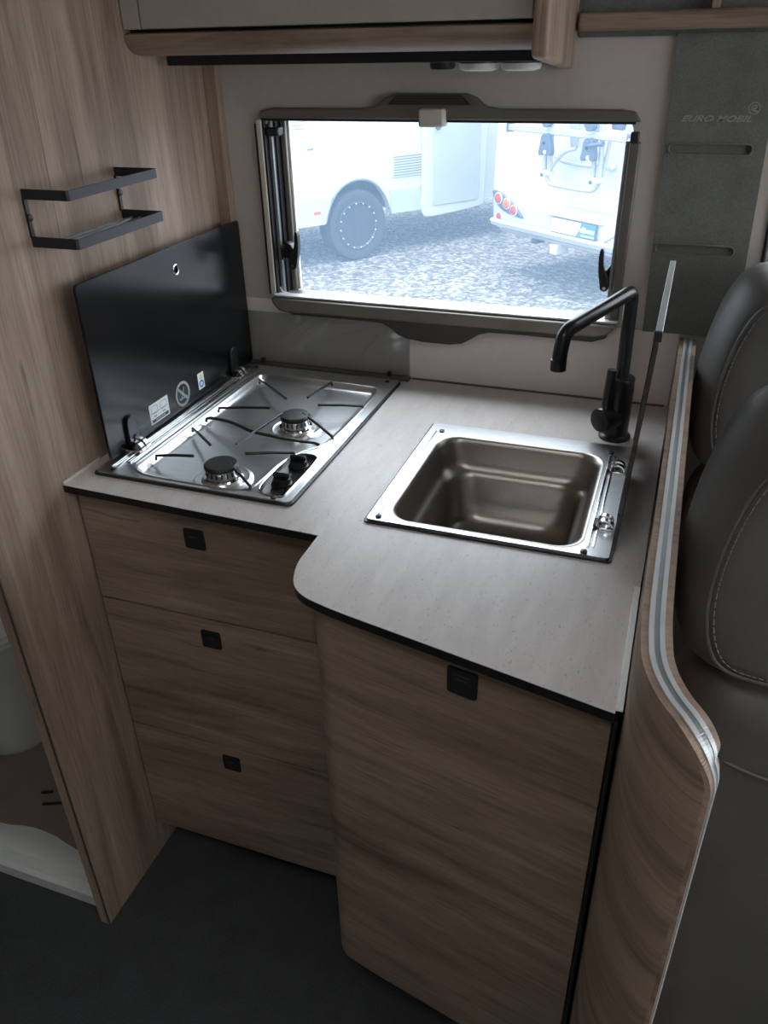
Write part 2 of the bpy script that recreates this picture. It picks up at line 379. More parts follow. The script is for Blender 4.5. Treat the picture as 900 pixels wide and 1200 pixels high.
# ------------------------------------------------------------ worktop
front = [(0.0005, -.592), (.446, -.606)] + chaikin([(.446, -.606), (.4465, -.640), (.447, -.685), (.468, -.738), (.530, -.757), (.60, -.771)], 3, False)[1:] + [(.873, -.827)]
outer = front + [(.881, -.55), (.884, -.0015), (0.0005, -.0015)]
hob_cut = [(.034, -.540), (.367, -.540), (.367, -.036), (.034, -.036)]
sink_cut = [(.503, -.545), (.830, -.545), (.830, -.212), (.503, -.212)]
t = thing('kitchen_worktop', 'pale grey speckled kitchen worktop with black edge and rounded nose', 'worktop', (.44, -.4, H-.014))
MB().plate(outer, [hob_cut, sink_cut], H-.001, H).done('top_surface', 'worktop', t, smooth=0)
MB().plate(outer, [hob_cut, sink_cut], H-.0135, H-.001).done('core', 'black_edge', t, smooth=0)
box('side_strip', 'ivory', t, .0005, .0035, -.592, -.50, H+.0003, H+.0055)
box('edge_strip', 'white_plastic', t, .8730, .8805, -.824, -.60, H+.0003, H+.004, .001)
box('rear_joint', 'taupe', t, .39, .876, -.006, -.0025, H+.0002, H+.003)

# ------------------------------------------------------------ drawer cabinet
def latch_button(parent, c, ux, n, size, label='black square push latch'):
    ux = Vector(ux).normalized(); n = Vector(n).normalized(); uz = Vector((0, 0, 1)); c = Vector(c)
    def pr(pts, d0, d1):
        q = MB(); a = [c + ux*x + uz*z + n*d0 for x, z in pts]; b = [c + ux*x + uz*z + n*d1 for x, z in pts]; q.loft([a, b]); return q
    s = size/2
    k = pr(rrect(-s, s, -s, s, s*.2, 4), 0.0003, .0035).done('push_latch', 'black_plastic', parent, .0006)
    pr(rrect(-s*.62, s*.62, -s*.62, s*.62, s*.15, 3), .0035, .0052).done('button', 'black_powder', k, .0004)
    pr(rrect(-s*.4, s*.4, s*.25, s*.4, s*.05, 2), .0052, .0058).done('finger_mark', 'brown_lip', k)
dc = thing('drawer_cabinet', 'oak kitchen cabinet with three drawers under the hob', 'cabinet', (.21, -.3, 0))
MB().box(.001, .425, -.553, -.003, .09, .70).box(.001, .020, -.553, -.003, .70, .8955).box(.405, .425, -.553, -.003, .70, .8955).done('carcass', 'dark_gap', dc)
box('plinth', 'dark_gap', dc, .001, .46, -.515, -.50, 0, .09)
for z0, z1 in ((.681, .893), (.382, .6768), (.0925, .3778)):
    d = box('drawer', 'oak_horizontal', dc, .0055, .448, -.572, -.553, z0, z1, .0012)
    zl = {.681: .839, .382: .638, .0925: .341}[z0]
    latch_button(d, (.217, -.572, zl), (1, 0, 0), (0, -1, 0), .036)

# ------------------------------------------------------------ sink cabinet with curved door
sc = thing('sink_cabinet', 'oak cabinet with tall rounded door under the sink', 'cabinet', (.68, -.4, 0))
plan = chaikin([(.474, -.590), (.474, -.655), (.482, -.725), (.545, -.7405), (.60, -.7515)], 3, False) + [(.70, -.772), (.80, -.7925), (.8715, -.807)]
def sheet(plan, off, z0, z1):
    n = len(plan); inner = []
    for i, p in enumerate(plan):
        a = Vector(plan[max(0, i-1)]); b = Vector(plan[min(n-1, i+1)]); tt = (b-a).normalized(); inner.append((p[0]-tt.y*off, p[1]+tt.x*off))
    return MB().prism(plan + inner[::-1], 'z', z0, z1)
dr = sheet(plan, .018, .125, .893).done('door', 'oak_horizontal', sc, .001)
n_ = Vector((.0715, .3500, 0)).normalized()
latch_button(dr, (.700, -.7722, .855), (.98, -.2, 0), (-.2, -.98, 0), .039)
core = [(.500, -.55), (.503, -.64), (.512, -.69), (.56, -.715), (.872, -.78), (.876, -.55)]
MB().prism(core, 'z', .12, .70).done('carcass', 'dark_gap', sc)
MB().prism([(.450, -.548), (.500, -.548), (.500, -.003), (.450, -.003)], 'z', .10, .8955).done('side_panel', 'oak_horizontal', sc)
MB().prism([(.56, -.60), (.83, -.655), (.83, -.3), (.56, -.3)], 'z', 0, .12).done('plinth', 'dark_gap', sc)
box('gap_strip', 'dark_gap', sc, .8735, .8775, -.822, -.56, .02, .895)

# ------------------------------------------------------------ curved partition
pt = thing('curved_partition', 'curved oak partition with aluminium edged top between worktop and seats', 'partition', (.90, -.5, 0))
ZT = 1.04
pl = [(.8845, -.004), (.8835, -.25), (.8825, -.5), (.882, -.70), (.882, -.80)] + chaikin([(.882, -.80), (.883, -.850), (.887, -.897), (.903, -.938), (.924, -.966), (.940, -.980), (.952, -.983)], 3, False)[1:]
def arclen(p):
    L = [0]
    for i in range(1, len(p)): L.append(L[-1] + (Vector(p[i])-Vector(p[i-1])).length)
    return L
AL = arclen(pl); Ltot = AL[-1]; RC = .052
def normal(i):
    a = Vector(pl[max(0, i-1)]); b = Vector(pl[min(len(pl)-1, i+1)]); t_ = (b-a).normalized(); return Vector((-t_.y, t_.x, 0))
def ztop(s):
    d = Ltot - s
    return ZT if d > RC else ZT - RC + math.sqrt(max(0, RC*RC-(RC-d)**2))
# refine plan near the end
ref = []
for i in range(len(pl)-1):
    k = 8 if Ltot-AL[i] < .10 else 1
    for j in range(k): ref.append((pl[i][0]+(pl[i+1][0]-pl[i][0])*j/k, pl[i][1]+(pl[i+1][1]-pl[i][1])*j/k))
ref.append(pl[-1]); pl = ref; AL = arclen(pl); Ltot = AL[-1]
TH = .026; rings = []
for i, p in enumerate(pl):
    n = normal(i); P = Vector((p[0], p[1], 0)); zt = ztop(AL[i]) - .003
    rings.append([P, P + Vector((0, 0, zt)), P + n*TH + Vector((0, 0, zt)), P + n*TH])
MB().loft(rings).done('panel', 'oak_horizontal', pt, 0, 30)
path = []
for i, p in enumerate(pl): path.append((Vector((p[0], p[1], ztop(AL[i]))), normal(i)))
e = path[-1]
for z in (.975, .95, .9, .8, .6, .4, .2, .02): path.append((Vector((e[0].x, e[0].y, z)), e[1]))
SG = 1 if path[0][1].cross(path[1][0]-path[0][0]).z > 0 else -1
def strip(name, mat, a, b, lift, h):
    rg = []
    for i, (p, n) in enumerate(path):
        t_ = (path[min(i+1, len(path)-1)][0]-path[max(i-1, 0)][0]).normalized(); up_ = n.cross(t_)*SG
        rg.append([p + n*a + up_*(lift-h), p + n*a + up_*lift, p + n*b + up_*lift, p + n*b + up_*(lift-h)])
    MB().loft(rg).done(name, mat, pt, 0, 30)
strip('wood_edging', 'oak_pale', -.0008, TH+.0008, 0.0, .0045)
strip('aluminium_profile', 'aluminium', .006, .0105, .0015, .003)
strip('aluminium_profile', 'aluminium', .0155, .020, .0015, .003)
strip('centre_insert', 'alu_grey', .0105, .0155, .0008, .002)

# ------------------------------------------------------------ hob
hb = thing('gas_hob', 'stainless steel two-burner gas hob set into the worktop', 'hob', (.2, -.287, H))
MB().plate(rrect(.024, .377, -.549, -.031, .010), [rrect(.034, .367, -.539, -.040, .006)], H+.0002, H+.0035).done('rubber_seal', 'black_plastic', hb, .001)
pan = chaikin([(.088, -.534), (.200, -.536), (.296, -.536), (.300, -.49), (.301, -.43), (.318, -.385), (.346, -.350), (.352, -.30), (.352, -.15), (.350, -.088), (.32, -.082), (.12, -.080), (.090, -.084), (.087, -.12), (.087, -.48)], 3)
ctl = chaikin([(.309, -.534), (.354, -.534), (.357, -.530), (.358, -.42), (.352, -.393), (.325, -.392), (.310, -.415), (.308, -.46)], 3)
plate_o = rrect(.028, .373, -.545, -.034, .008)
MB().plate(plate_o, [pan, ctl], H+.0035, H+.0065).done('top_plate', 'steel', hb, smooth=0)
pz = H+.0065
MB().loft([at_z(inset(pan, -.004), pz+.0002), at_z(inset(pan, -.002), pz+.0016), at_z(inset(pan, .001), pz+.0005), at_z(inset(pan, .004), pz-.006), at_z(inset(pan, .010), pz-.0105), at_z(inset(pan, .018), pz-.0115)], False, True).done('burner_pan', 'steel', hb, 0, 60)
cp = MB().loft([at_z(inset(ctl, -.002), pz+.0002), at_z(inset(ctl, 0), pz+.001), at_z(inset(ctl, .003), pz-.003), at_z(inset(ctl, .0045), pz-.004)], False, True).done('control_panel', 'black_plastic', hb, 0, 60)
MB().tube([(x, y, pz+.001) for x, y in inset(ctl, -.001)], .0012, 6, True).done('panel_rim', 'chrome', hb)
for ky in (-.426, -.488):
    k = MB().lathe([(.0165, 0), (.0165, .002), (.0145, .003), (.0135, .009), (.012, .010)], (.333, ky, pz-.004)).done('knob', 'black_plastic', hb)
    MB().box(.333-.014, .333+.014, ky-.0035, ky+.0035, pz+.006, pz+.015).done('grip', 'black_tap', k, .003)
    tk = MB()
    for a in range(0, 300, 25):
        c, s_ = math.cos(R(a-60)), math.sin(R(a-60)); tk.box(.333+c*.0195-.0006, .333+c*.0195+.0006, ky+s_*.0195-.0006, ky+s_*.0195+.0006, pz-.0039, pz-.0034)
    tk.done('dial_marks', 'print_grey', k, smooth=0)
# raised hinge channel along the lid
for x in (.046, .0555, .066, .0765): MB().tube([(x, -.525 if x < .06 else -.505, pz+.0005), (x, -.068, pz+.0005)], .0022, 8).done('channel_bead', 'chrome', hb)
box('channel', 'steel_dark', hb, .0585, .0635, -.505, -.07, pz+.0001, pz+.0008)
for x, y in ((.055, -.533), (.352, -.048), (.344, -.539), (.062, -.05)):
    MB().lathe([(.0045, 0), (.0045, .0015), (.002, .002)], (x, y, pz)).done('plug', 'black_plastic', hb)
for bx, by, rr in ((.231, -.493, 1.0), (.263, -.286, .98)):
    zb = pz-.0115
    b = MB().lathe([(.049*rr, 0), (.049*rr, .0015), (.043*rr, .004), (.040*rr, .003), (.034*rr, .003), (.031*rr, .0065)], (bx, by, zb), seg=36).done('burner_dish', 'steel', hb, 0, 35)
    MB().lathe([(.031*rr, .0065), (.030*rr, .009), (.0255*rr, .010), (.0245*rr, .0215), (.0265*rr, .023)], (bx, by, zb), seg=36).done('burner_ring', 'chrome', b, 0, 35)
    sl = MB()
    for k in range(18):
        a = 2*math.pi*k/18; c, s_ = math.cos(a), math.sin(a); cx_, cy_ = bx+c*.0247*rr, by+s_*.0247*rr
        p = [(cx_+c*.001-s_*.0012, cy_+s_*.001+c*.0012), (cx_+c*.001+s_*.0012, cy_+s_*.001-c*.0012), (cx_-c*.002+s_*.0012, cy_-s_*.002-c*.0012), (cx_-c*.002-s_*.0012, cy_-s_*.002+c*.0012)]
        sl.prism(p, 'z', zb+.013, zb+.0205)
    sl.done('flame_slots', 'black_edge', b, smooth=0)
    MB().lathe([(.0255*rr, .0232), (.0272*rr, .0245), (.0272*rr, .028), (.025*rr, .0305), (.012, .0310)], (bx, by, zb), seg=36).done('burner_cap', 'black_powder', b, 0, 35)
zp = .935
zr = .9215
# rods run from the pan rim (lower end) up to the burners
rods = [((.100, -.478), (.176, -.484)), ((.100, -.365), (.181, -.44)), ((.101, -.273), (.207, -.273)), ((.350, -.325), (.275, -.278)),
        ((.297, -.524), (.244, -.49)), ((.313, -.401), (.252, -.452)), ((.108, -.123), (.216, -.225)), ((.252, -.095), (.253, -.209)), ((.352, -.187), (.285, -.235))]
for lo, hi in rods:
    d_ = Vector((lo[0]-hi[0], lo[1]-hi[1])).normalized()
    MB().tube([(lo[0]+d_.x*.002, lo[1]+d_.y*.002, pz-.003), (lo[0], lo[1], zr), (hi[0]*.5+lo[0]*.5, hi[1]*.5+lo[1]*.5, (zr+zp)/2+.001), (hi[0], hi[1], zp)], .0025, 8).done('pan_support', 'black_powder', hb, 0, 50)
MB().tube([(.221, -.425, zp), (.239, -.289, zp)], .0022, 8).done('pan_support', 'black_powder', hb)
MB().tube(chaikin([(.098, -.316, pz-.004), (.100, -.3165, zr), (.155, -.336, .930), (.19, -.356, zp-.001), (.218, -.368, zp-.003), (.25, -.374, zp-.002), (.30, -.370, .928), (.336, -.356, zr), (.338, -.355, pz-.002)], 2, False), .0028, 8).done('pan_divider', 'black_powder', hb)
# hob lid (dark glass, opened against the oak partition)
lid_o = rrect(-.516, -.022, .921, 1.206, .008, 4)
ld = MB().plate(lid_o, [circ(-.257, 1.167, .0075)], .036, .041, 'x').done('lid', 'black_glass', hb, .0008); ld['label'] = 'open black glass lid standing against the oak partition'
MB().tube([(.0412, y, z) for y, z in circ(-.257, 1.167, .0082)], .0016, 8, True).done('grommet', 'chrome', ld)
for yc in (-.455, -.105):
    h = MB().box(.034, .064, yc-.018, yc+.018, pz+.0003, pz+.005).done('hinge', 'chrome', hb, .001)
    for d in (-.012, .002):
        MB().loft([[(.050+math.cos(a)*r_, yc+d+w_, pz+.004+math.sin(a)*r_*.9) for r_, w_ in ((.016, 0), (.016, .008), (.0125, .008), (.0125, 0))] for a in [R(180*k/10) for k in range(11)]]).done('hinge_loop', 'chrome', h, .0004)
    MB().lathe([(.004, 0), (.004, .03)], (.050, yc-.015, pz+.008), 'y', 12).done('hinge_pin', 'black_plastic', h)
    MB().prism(chaikin([(yc-.014, .920), (yc+.012, .920), (yc+.012, .958), (yc+.010, .976), (yc-.008, .976), (yc-.014, .968)], 1), 'x', .0413, .047).done('bracket', 'black_tap', h, .001)
    MB().lathe([(.0045, 0), (.0045, .0015)], (.0472, yc+.001, .938), 'x', 14).done('bracket_screw', 'black_edge', h)
xs = .0412
st = MB().plate(rrect(-.399, -.341, .9325, .9685, .002), [], xs, xs+.0004, 'x').done('sticker', 'plate_white', ld, smooth=0); st['label'] = 'white pictogram sticker with two pans'
q = MB()
for yc in (-.384, -.357):
    q.plate(rrect(yc-.010, yc+.010, .950, .9645, .005), [rrect(yc-.009, yc+.009, .951, .9635, .0045)], xs+.0004, xs+.0006, 'x'); q.box(xs+.0004, xs+.0006, yc-.012, yc+.012, .9512, .9524); q.box(xs+.0004, xs+.0006, yc-.004, yc+.004, .944, .9465)
q.done('pan_pictogram', 'print_grey', ld, smooth=0)
q = MB().box(xs+.0004, xs+.0006, -.395, -.345, .935, .9405).done('sticker_bar', 'black_edge', ld, smooth=0)
q = MB()
for k in range(5): q.box(xs+.0006, xs+.0008, -.384+.006*k, -.3805+.006*k, .937, .9386)
q.done('sticker_print', 'plate_white', ld, smooth=0)
ns = MB().plate(circ(-.2935, .951, .0235, 30), [circ(-.2935, .951, .0185, 30)], xs, xs+.0004, 'x').done('prohibition_sign', 'print_grey', ld, smooth=0)
def bar(y0, z0, y1, z1, w):
    d = Vector((y1-y0, z1-z0)).normalized(); n = Vector((-d.y, d.x))*w/2
    return [(y0+n.x, z0+n.y), (y1+n.x, z1+n.y), (y1-n.x, z1-n.y), (y0-n.x, z0-n.y)]
MB().prism(bar(-.308, .966, -.279, .936, .005), 'x', xs, xs+.0004).prism(bar(-.301, .940, -.287, .963, .0022), 'x', xs, xs+.0005).prism(bar(-.306, .943, -.281, .943, .003), 'x', xs, xs+.0005).done('sign_slash', 'print_grey', ld, smooth=0)
s2 = MB().plate(rrect(-.239, -.218, .9365, .968, .0015), [], xs, xs+.0004, 'x').done('sticker', 'plate_white', ld, smooth=0); s2['label'] = 'small white sticker with blue disc and warning triangle'
MB().plate(circ(-.2285, .9465, .0075), [circ(-.2285, .9465, .004)], xs+.0004, xs+.0006, 'x').done('blue_disc', 'print_blue', ld, smooth=0)
MB().plate([(-.2355, .9565), (-.2215, .9565), (-.2285, .9665)], [[(-.2315, .9585), (-.2255, .9585), (-.2285, .963)]], xs+.0004, xs+.0006, 'x').done('warning_triangle', 'print_yellow', ld, smooth=0)
# clear splash guard behind the hob
sg = thing('splash_guard', 'low smoky glass splash guard behind the hob', 'glass screen', (.21, -.008, H))
MB().plate(rrect(.030, .386, .917, 1.024, .004, 3), [], -.0125, -.0085, 'y').done('glass', 'splash_glass', sg)
box('foot_rail', 'taupe', sg, .030, .388, -.0235, -.0035, H+.0005, H+.006, .001)
for x in (.062, .345): box('clip', 'black_plastic', sg, x-.004, x+.004, -.020, -.0125, H+.0065, .926, .001)

# ------------------------------------------------------------ sink
sk = thing('sink', 'square stainless steel sink set into the worktop', 'sink', (.667, -.378, H))
MB().plate(rrect(.493, .840, -.555, -.202, .006), [rrect(.503, .830, -.545, -.212, .004)], H+.0002, H+.0028).done('rubber_seal', 'black_plastic', sk, .0008)
bowl = rrect(.522, .797, -.541, -.250, .036, 10)
MB().plate(rrect(.497, .836, -.551, -.206, .005), [bowl], H+.0028, H+.0055).done('rim', 'steel', sk, smooth=0)
zs = H+.0055; rings = []
for d, z, k in ((-.003, .0003, 0), (0, .0006, 0), (.003, -.002, 0), (.006, -.010, 0), (.012, -.038, 0), (.015, -.047, 0), (.020, -.052, 0), (.024, -.056, 0), (.027, -.064, 0), (.032, -.100, 0), (.036, -.122, 0), (.043, -.134, 0), (.054, -.141, 0), (.066, -.143, 0)):
    rr = .036 + max(0, d)*.25
    rings.append(at_z(rrect(.522+d, .797-d, -.541+d, -.250-d, max(.01, rr), 10), zs+z))
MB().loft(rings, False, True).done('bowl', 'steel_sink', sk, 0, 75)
MB().tube([(.510, -.535, zs), (.510, -.24, zs)], .0016, 8).done('left_bead', 'steel_dark', sk)
MB().tube([(.8065, -.53, zs+.0005), (.8065, -.25, zs+.0005)], .0022, 8).done('hinge_bead', 'chrome', sk)
MB().tube([(.8135, -.53, zs+.0005), (.8135, -.25, zs+.0005)], .0018, 8).done('hinge_bead', 'chrome', sk)
for x, y in ((.5195, -.2375), (.806, -.2375), (.5125, -.541), (.803, -.545)):
    MB().lathe([(.0045, 0), (.0045, .002), (.002, .0026)], (x, y, zs)).done('plug', 'black_plastic', sk)
# glass sink lid standing open
def tilt(z): return .8365 + (z-.918)*.050
for nm, mt, z0, z1, th in (('lid', 'lid_glass', .924, 1.217, .0055),):
    y0, y1 = -.545, -.212
    q = MB(); c = .006
    ol = [(y0, z0), (y1, z0), (y1, z1-c), (y1-c*.4, z1-c*.3), (y1-c, z1), (y0+c, z1), (y0+c*.4, z1-c*.3), (y0, z1-c)]
    q.loft([[(tilt(z), y, z) for y, z in ol], [(tilt(z)+th, y, z) for y, z in ol]]); sl = q.done(nm, mt, sk, .0006); sl['label'] = 'dark glass sink lid standing open on edge'
MB().loft([[(tilt(.917), y, .9165), (tilt(.93)-.0012, y, .932), (tilt(.93)+.0052, y, .932), (tilt(.917)+.006, y, .9165)] for y in (-.46, -.30)]).done('edge_clip', 'black_plastic', sl)
MB().loft([[(tilt(z)-.0012, y, z) for y, z in ((-.2115, .93), (-.2085, .93), (-.2085, 1.10), (-.2115, 1.10))], [(tilt(z)+.0052, y, z) for y, z in ((-.2115, .93), (-.2085, .93), (-.2085, 1.10), (-.2115, 1.10))]]).done('edge_seal', 'black_plastic', sl)
MB().loft([[(tilt(1.2175)-.0012, y, 1.2175), (tilt(1.2175)-.0012, y, 1.2205), (tilt(1.2175)+.0068, y, 1.2205), (tilt(1.2175)+.0068, y, 1.2175)] for y in (-.546, -.211)]).done('top_edge_glint', 'aluminium', sl, .0006)  # pale aluminium tone stands in for window light caught on the glass edge
MB().loft([[(tilt(1.21)-.0016, y, 1.209), (tilt(1.21)-.0016, y, 1.2208), (tilt(1.21)+.0074, y, 1.2208), (tilt(1.21)+.0074, y, 1.209)] for y in (-.550, -.5445)]).done('edge_cap', 'black_plastic', sl, .0006)
for yc in (-.470, -.297):
    h = MB().box(.812, .834, yc-.013, yc+.013, zs+.0003, zs+.004).done('hinge', 'chrome', sk, .001)
    for d in (-.011, .002):
        MB().loft([[(.822+math.cos(a)*r_, yc+d+w_, zs+.003+math.sin(a)*r_) for r_, w_ in ((.012, 0), (.012, .008), (.009, .008), (.009, 0))] for a in [R(180*k/10) for k in range(11)]]).done('hinge_loop', 'chrome', h, .0004)
    MB().box(.806, .812, yc-.010, yc+.010, zs+.001, zs+.006).done('hinge_stop', 'black_plastic', h, .001)

# ------------------------------------------------------------ tap
tp = thing('kitchen_tap', 'matt black kitchen tap with angled spout behind the sink', 'tap', (.803, -.163, H))
bx, by = .803, -.160
MB().lathe([(.0265, 0.0002), (.0265, .005), (.024, .0075), (.022, .0085)], (bx, by, H)).done('base', 'black_tap', tp, 0, 35)
MB().lathe([(.0215, .008), (.0215, .106), (.0205, .108), (.012, .1085)], (bx, by, H)).done('body', 'black_tap', tp, 0, 35)
sp = [(bx, by, H+.10), (bx-.001, by, 1.10), (bx-.002, by, 1.150), (.795, -.168, 1.157), (.768, -.222, 1.146), (.730, -.292, 1.138), (.722, -.304, 1.130), (.716, -.308, 1.10), (.714, -.310, 1.078)]
sp = [(bx, by, H+.10), (bx-.0015, by, 1.128), (bx-.002, by, 1.160), (.790, -.188, 1.1565), (.740, -.285, 1.1425), (.724, -.318, 1.138), (.7205, -.324, 1.114), (.719, -.325, 1.087)]
MB().tube(chaikin(sp, 3, False), .0108, 16).done('spout', 'black_tap', tp, 0, 50)
MB().lathe([(.0116, 0), (.0116, .016), (.0106, .0165)], (.719, -.325, 1.081)).done('aerator', 'black_tap', tp, 0, 40)
ax = Vector((-.62, -.78, 0)).normalized(); a_ = Vector((-ax.y, ax.x, 0)); b_ = Vector((0, 0, 1))
MB().lathe([(.0205, 0), (.0205, .040), (.0195, .0415)], (bx, by, H+.040), (tuple(a_), tuple(b_), tuple(ax)), 24).done('valve', 'black_tap', tp, 0, 40)
c = Vector((bx, by, H+.045)) + ax*.030
MB().tube([c, c + Vector((.0015, .003, .035)), c + Vector((.003, .006, .080))], .0078, 14).done('lever', 'black_tap', tp, 0, 50)

# ------------------------------------------------------------ wall rack
rk = thing('spice_rack', 'black metal two-rail shelf rack screwed to the oak partition', 'rack', (0, -.428, 1.262))
def band(z0, z1, nm):
    q = MB(); y0, y1, X, th = -.535, -.322, .0785, .002
    o_ = chaikin([(0.0005, y0), (X-.003, y0), (X, y0+.003), (X, y1-.003), (X-.003, y1), (0.0005, y1)], 0)
    i_ = [(0.0005, y0+th), (X-.004, y0+th), (X-th, y0+.004), (X-th, y1-.004), (X-.004, y1-th), (0.0005, y1-th)]
    q.prism(o_ + i_[::-1], 'z', z0, z1).done(nm, 'black_powder', rk, .0003)
band(1.3265, 1.340, 'upper_rail'); band(1.2625, 1.277, 'lower_rail')
for y in (-.533, -.324):
    sy = 1 if y < -.4 else -1
    u_ = MB().box(.0005, .004, y-.003, y+.003, 1.275, 1.328).done('upright', 'black_powder', rk)
    MB().lathe([(.0055, 0), (.005, .002), (.002, .003)], (.0042, y, 1.302), 'x', 14).done('screw', 'black_plastic', u_)
for x in (.020, .036, .052): MB().tube([(x, -.534, 1.266), (x, -.323, 1.266)], .0016, 8).done('shelf_wire', 'alu_grey', rk)

# ------------------------------------------------------------ overhead cupboard
oc = thing('overhead_cupboard', 'cream overhead cupboard with oak frame above the window', 'cupboard', (.33, -.12, 1.49))
box('carcass', 'cream_white', oc, .001, .636, -.215, -.001, 1.492, 1.95)
box('filler', 'cream_white', oc, .0015, .0325, -.242, -.222, 1.525, 1.93, .001)
box('door', 'cream_white', oc, .0345, .634, -.242, -.222, 1.525, 1.93, .0015)
prof = [(-.240, 1.521), (-.243, 1.512), (-.236, 1.500), (-.220, 1.4915), (-.200, 1.4885), (-.190, 1.4885), (-.190, 1.521)]
MB().prism(chaikin(prof, 1), 'x', .001, .636).done('bottom_rail', 'oak_pale', oc, 0, 50)
box('shadow_gap', 'dark_gap', oc, .001, .636, -.224, -.19, 1.5205, 1.5255)
MB().prism([(-.262, 1.482), (-.250, 1.478), (-.02, 1.4585), (-.002, 1.458), (-.002, 1.95), (-.25, 1.95), (-.262, 1.94)], 'x', .6375, .660).done('end_panel', 'oak_vertical', oc, .006, 30, seg=3)
box('lamp_bar', 'black_edge', oc, .030, .632, -.178, -.155, 1.474, 1.4915, .001)
MB().lathe([(.018, 0), (.020, .004), (.020, .012)], (.472, -.10, 1.4625), seg=24).done('sensor', 'black_plastic', oc, 0, 40)
for x in (.530, .594):
    d = MB().lathe([(.022, 0), (.029, .002), (.031, .008), (.031, .030)], (x, -.10, 1.4600), seg=28).done('downlight', 'white_plastic', oc, 0, 40)
    MB().lathe([(.021, -.0008), (.021, .0005)], (x, -.10, 1.4600), seg=24).done('lens', 'ivory', d)
    MB().lathe([(.0315, 0), (.0315, .022)], (x, -.10, 1.4705), seg=24).done('housing', 'black_plastic', d)
# cab overhead shelf
cs = thing('cab_shelf', 'oak edged overhead shelf above the grey felt wall panel', 'shelf', (1.15, -.05, 1.507))
box('front_rail', 'oak_horizontal', cs, .664, 1.75, -.035, -.015, 1.508, 1.533, .003)
box('back_board', 'felt', cs, .664, 1.75, -.006, -.001, 1.500, 1.93)
box('shelf_board', 'oak_pale', cs, .664, 1.75, -.015, -.006, 1.508, 1.516)
box('upright', 'oak_vertical', cs, .850, .862, -.033, -.008, 1.5335, 1.93, .001)

# ------------------------------------------------------------ felt wall panel
fp = thing('felt_wall_panel', 'grey felt wall panel with slotted pockets and embossed lettering', 'wall panel', (.89, -.004, 1.05))
def fx(x, z): return x + (1.503-z)*.026
ow = lambda x0, x1, z0, z1: [(fx(x0, z0), z0), (fx(x1, z0), z0), (fx(x1, z1), z1), (fx(x0, z1), z1)]
slots = []
def slot(x0, x1, zc, h): return rrect(x0, x1, zc-h, zc+h, h*.95, 5)
SL = [(.820, .940, 1.346, .0065), (.822, .942, 1.193, .0065)]
MB().plate(ow(.808, .957, 1.05, 1.503), [], -.004, -.0008, 'y').done('backing', 'felt', fp, smooth=0)
zz = [(1.05, 1.206), (1.206, 1.366), (1.366, 1.503)]
for k, (z0, z1) in enumerate(zz):
    hl = [slot(*s) for s in SL if z0 < s[2] < z1]
    MB().plate(ow(.808, .957, z0, z1), hl, -.0105+.0006*k, -.004, 'y').done('felt_layer', 'felt', fp, .0004)
for s in SL: MB().plate(slot(s[0]-.003, s[1]+.003, s[2], s[3]+.003), [slot(*s)], -.0125, -.010, 'y').done('slot_edging', 'felt', fp, .001)
rotx = Matrix.Rotation(R(90), 4, 'X')
text_mesh('lettering', 'EURO MOBIL', .0155, 'felt_print', fp, Matrix.Translation((.8815, -.0094, 1.3885)) @ rotx @ Matrix.Diagonal((1.12, .78, 1, 1)), .35, .0006, .0003)
MB().plate(circ(.9335, 1.4035, .0085, 26), [circ(.9335, 1.4035, .0072, 26)], -.0100, -.0088, 'y').done('emblem_ring', 'felt_print', fp, smooth=0)
MB().tube(chaikin([(.9285, -.0095, 1.4005), (.9305, -.0095, 1.4065), (.9355, -.0095, 1.4075), (.9365, -.0095, 1.4035), (.9315, -.0095, 1.4030), (.9330, -.0095, 1.3995), (.9385, -.0095, 1.4000)], 2, False), .0009, 6).done('emblem_swirl', 'felt_print', fp)

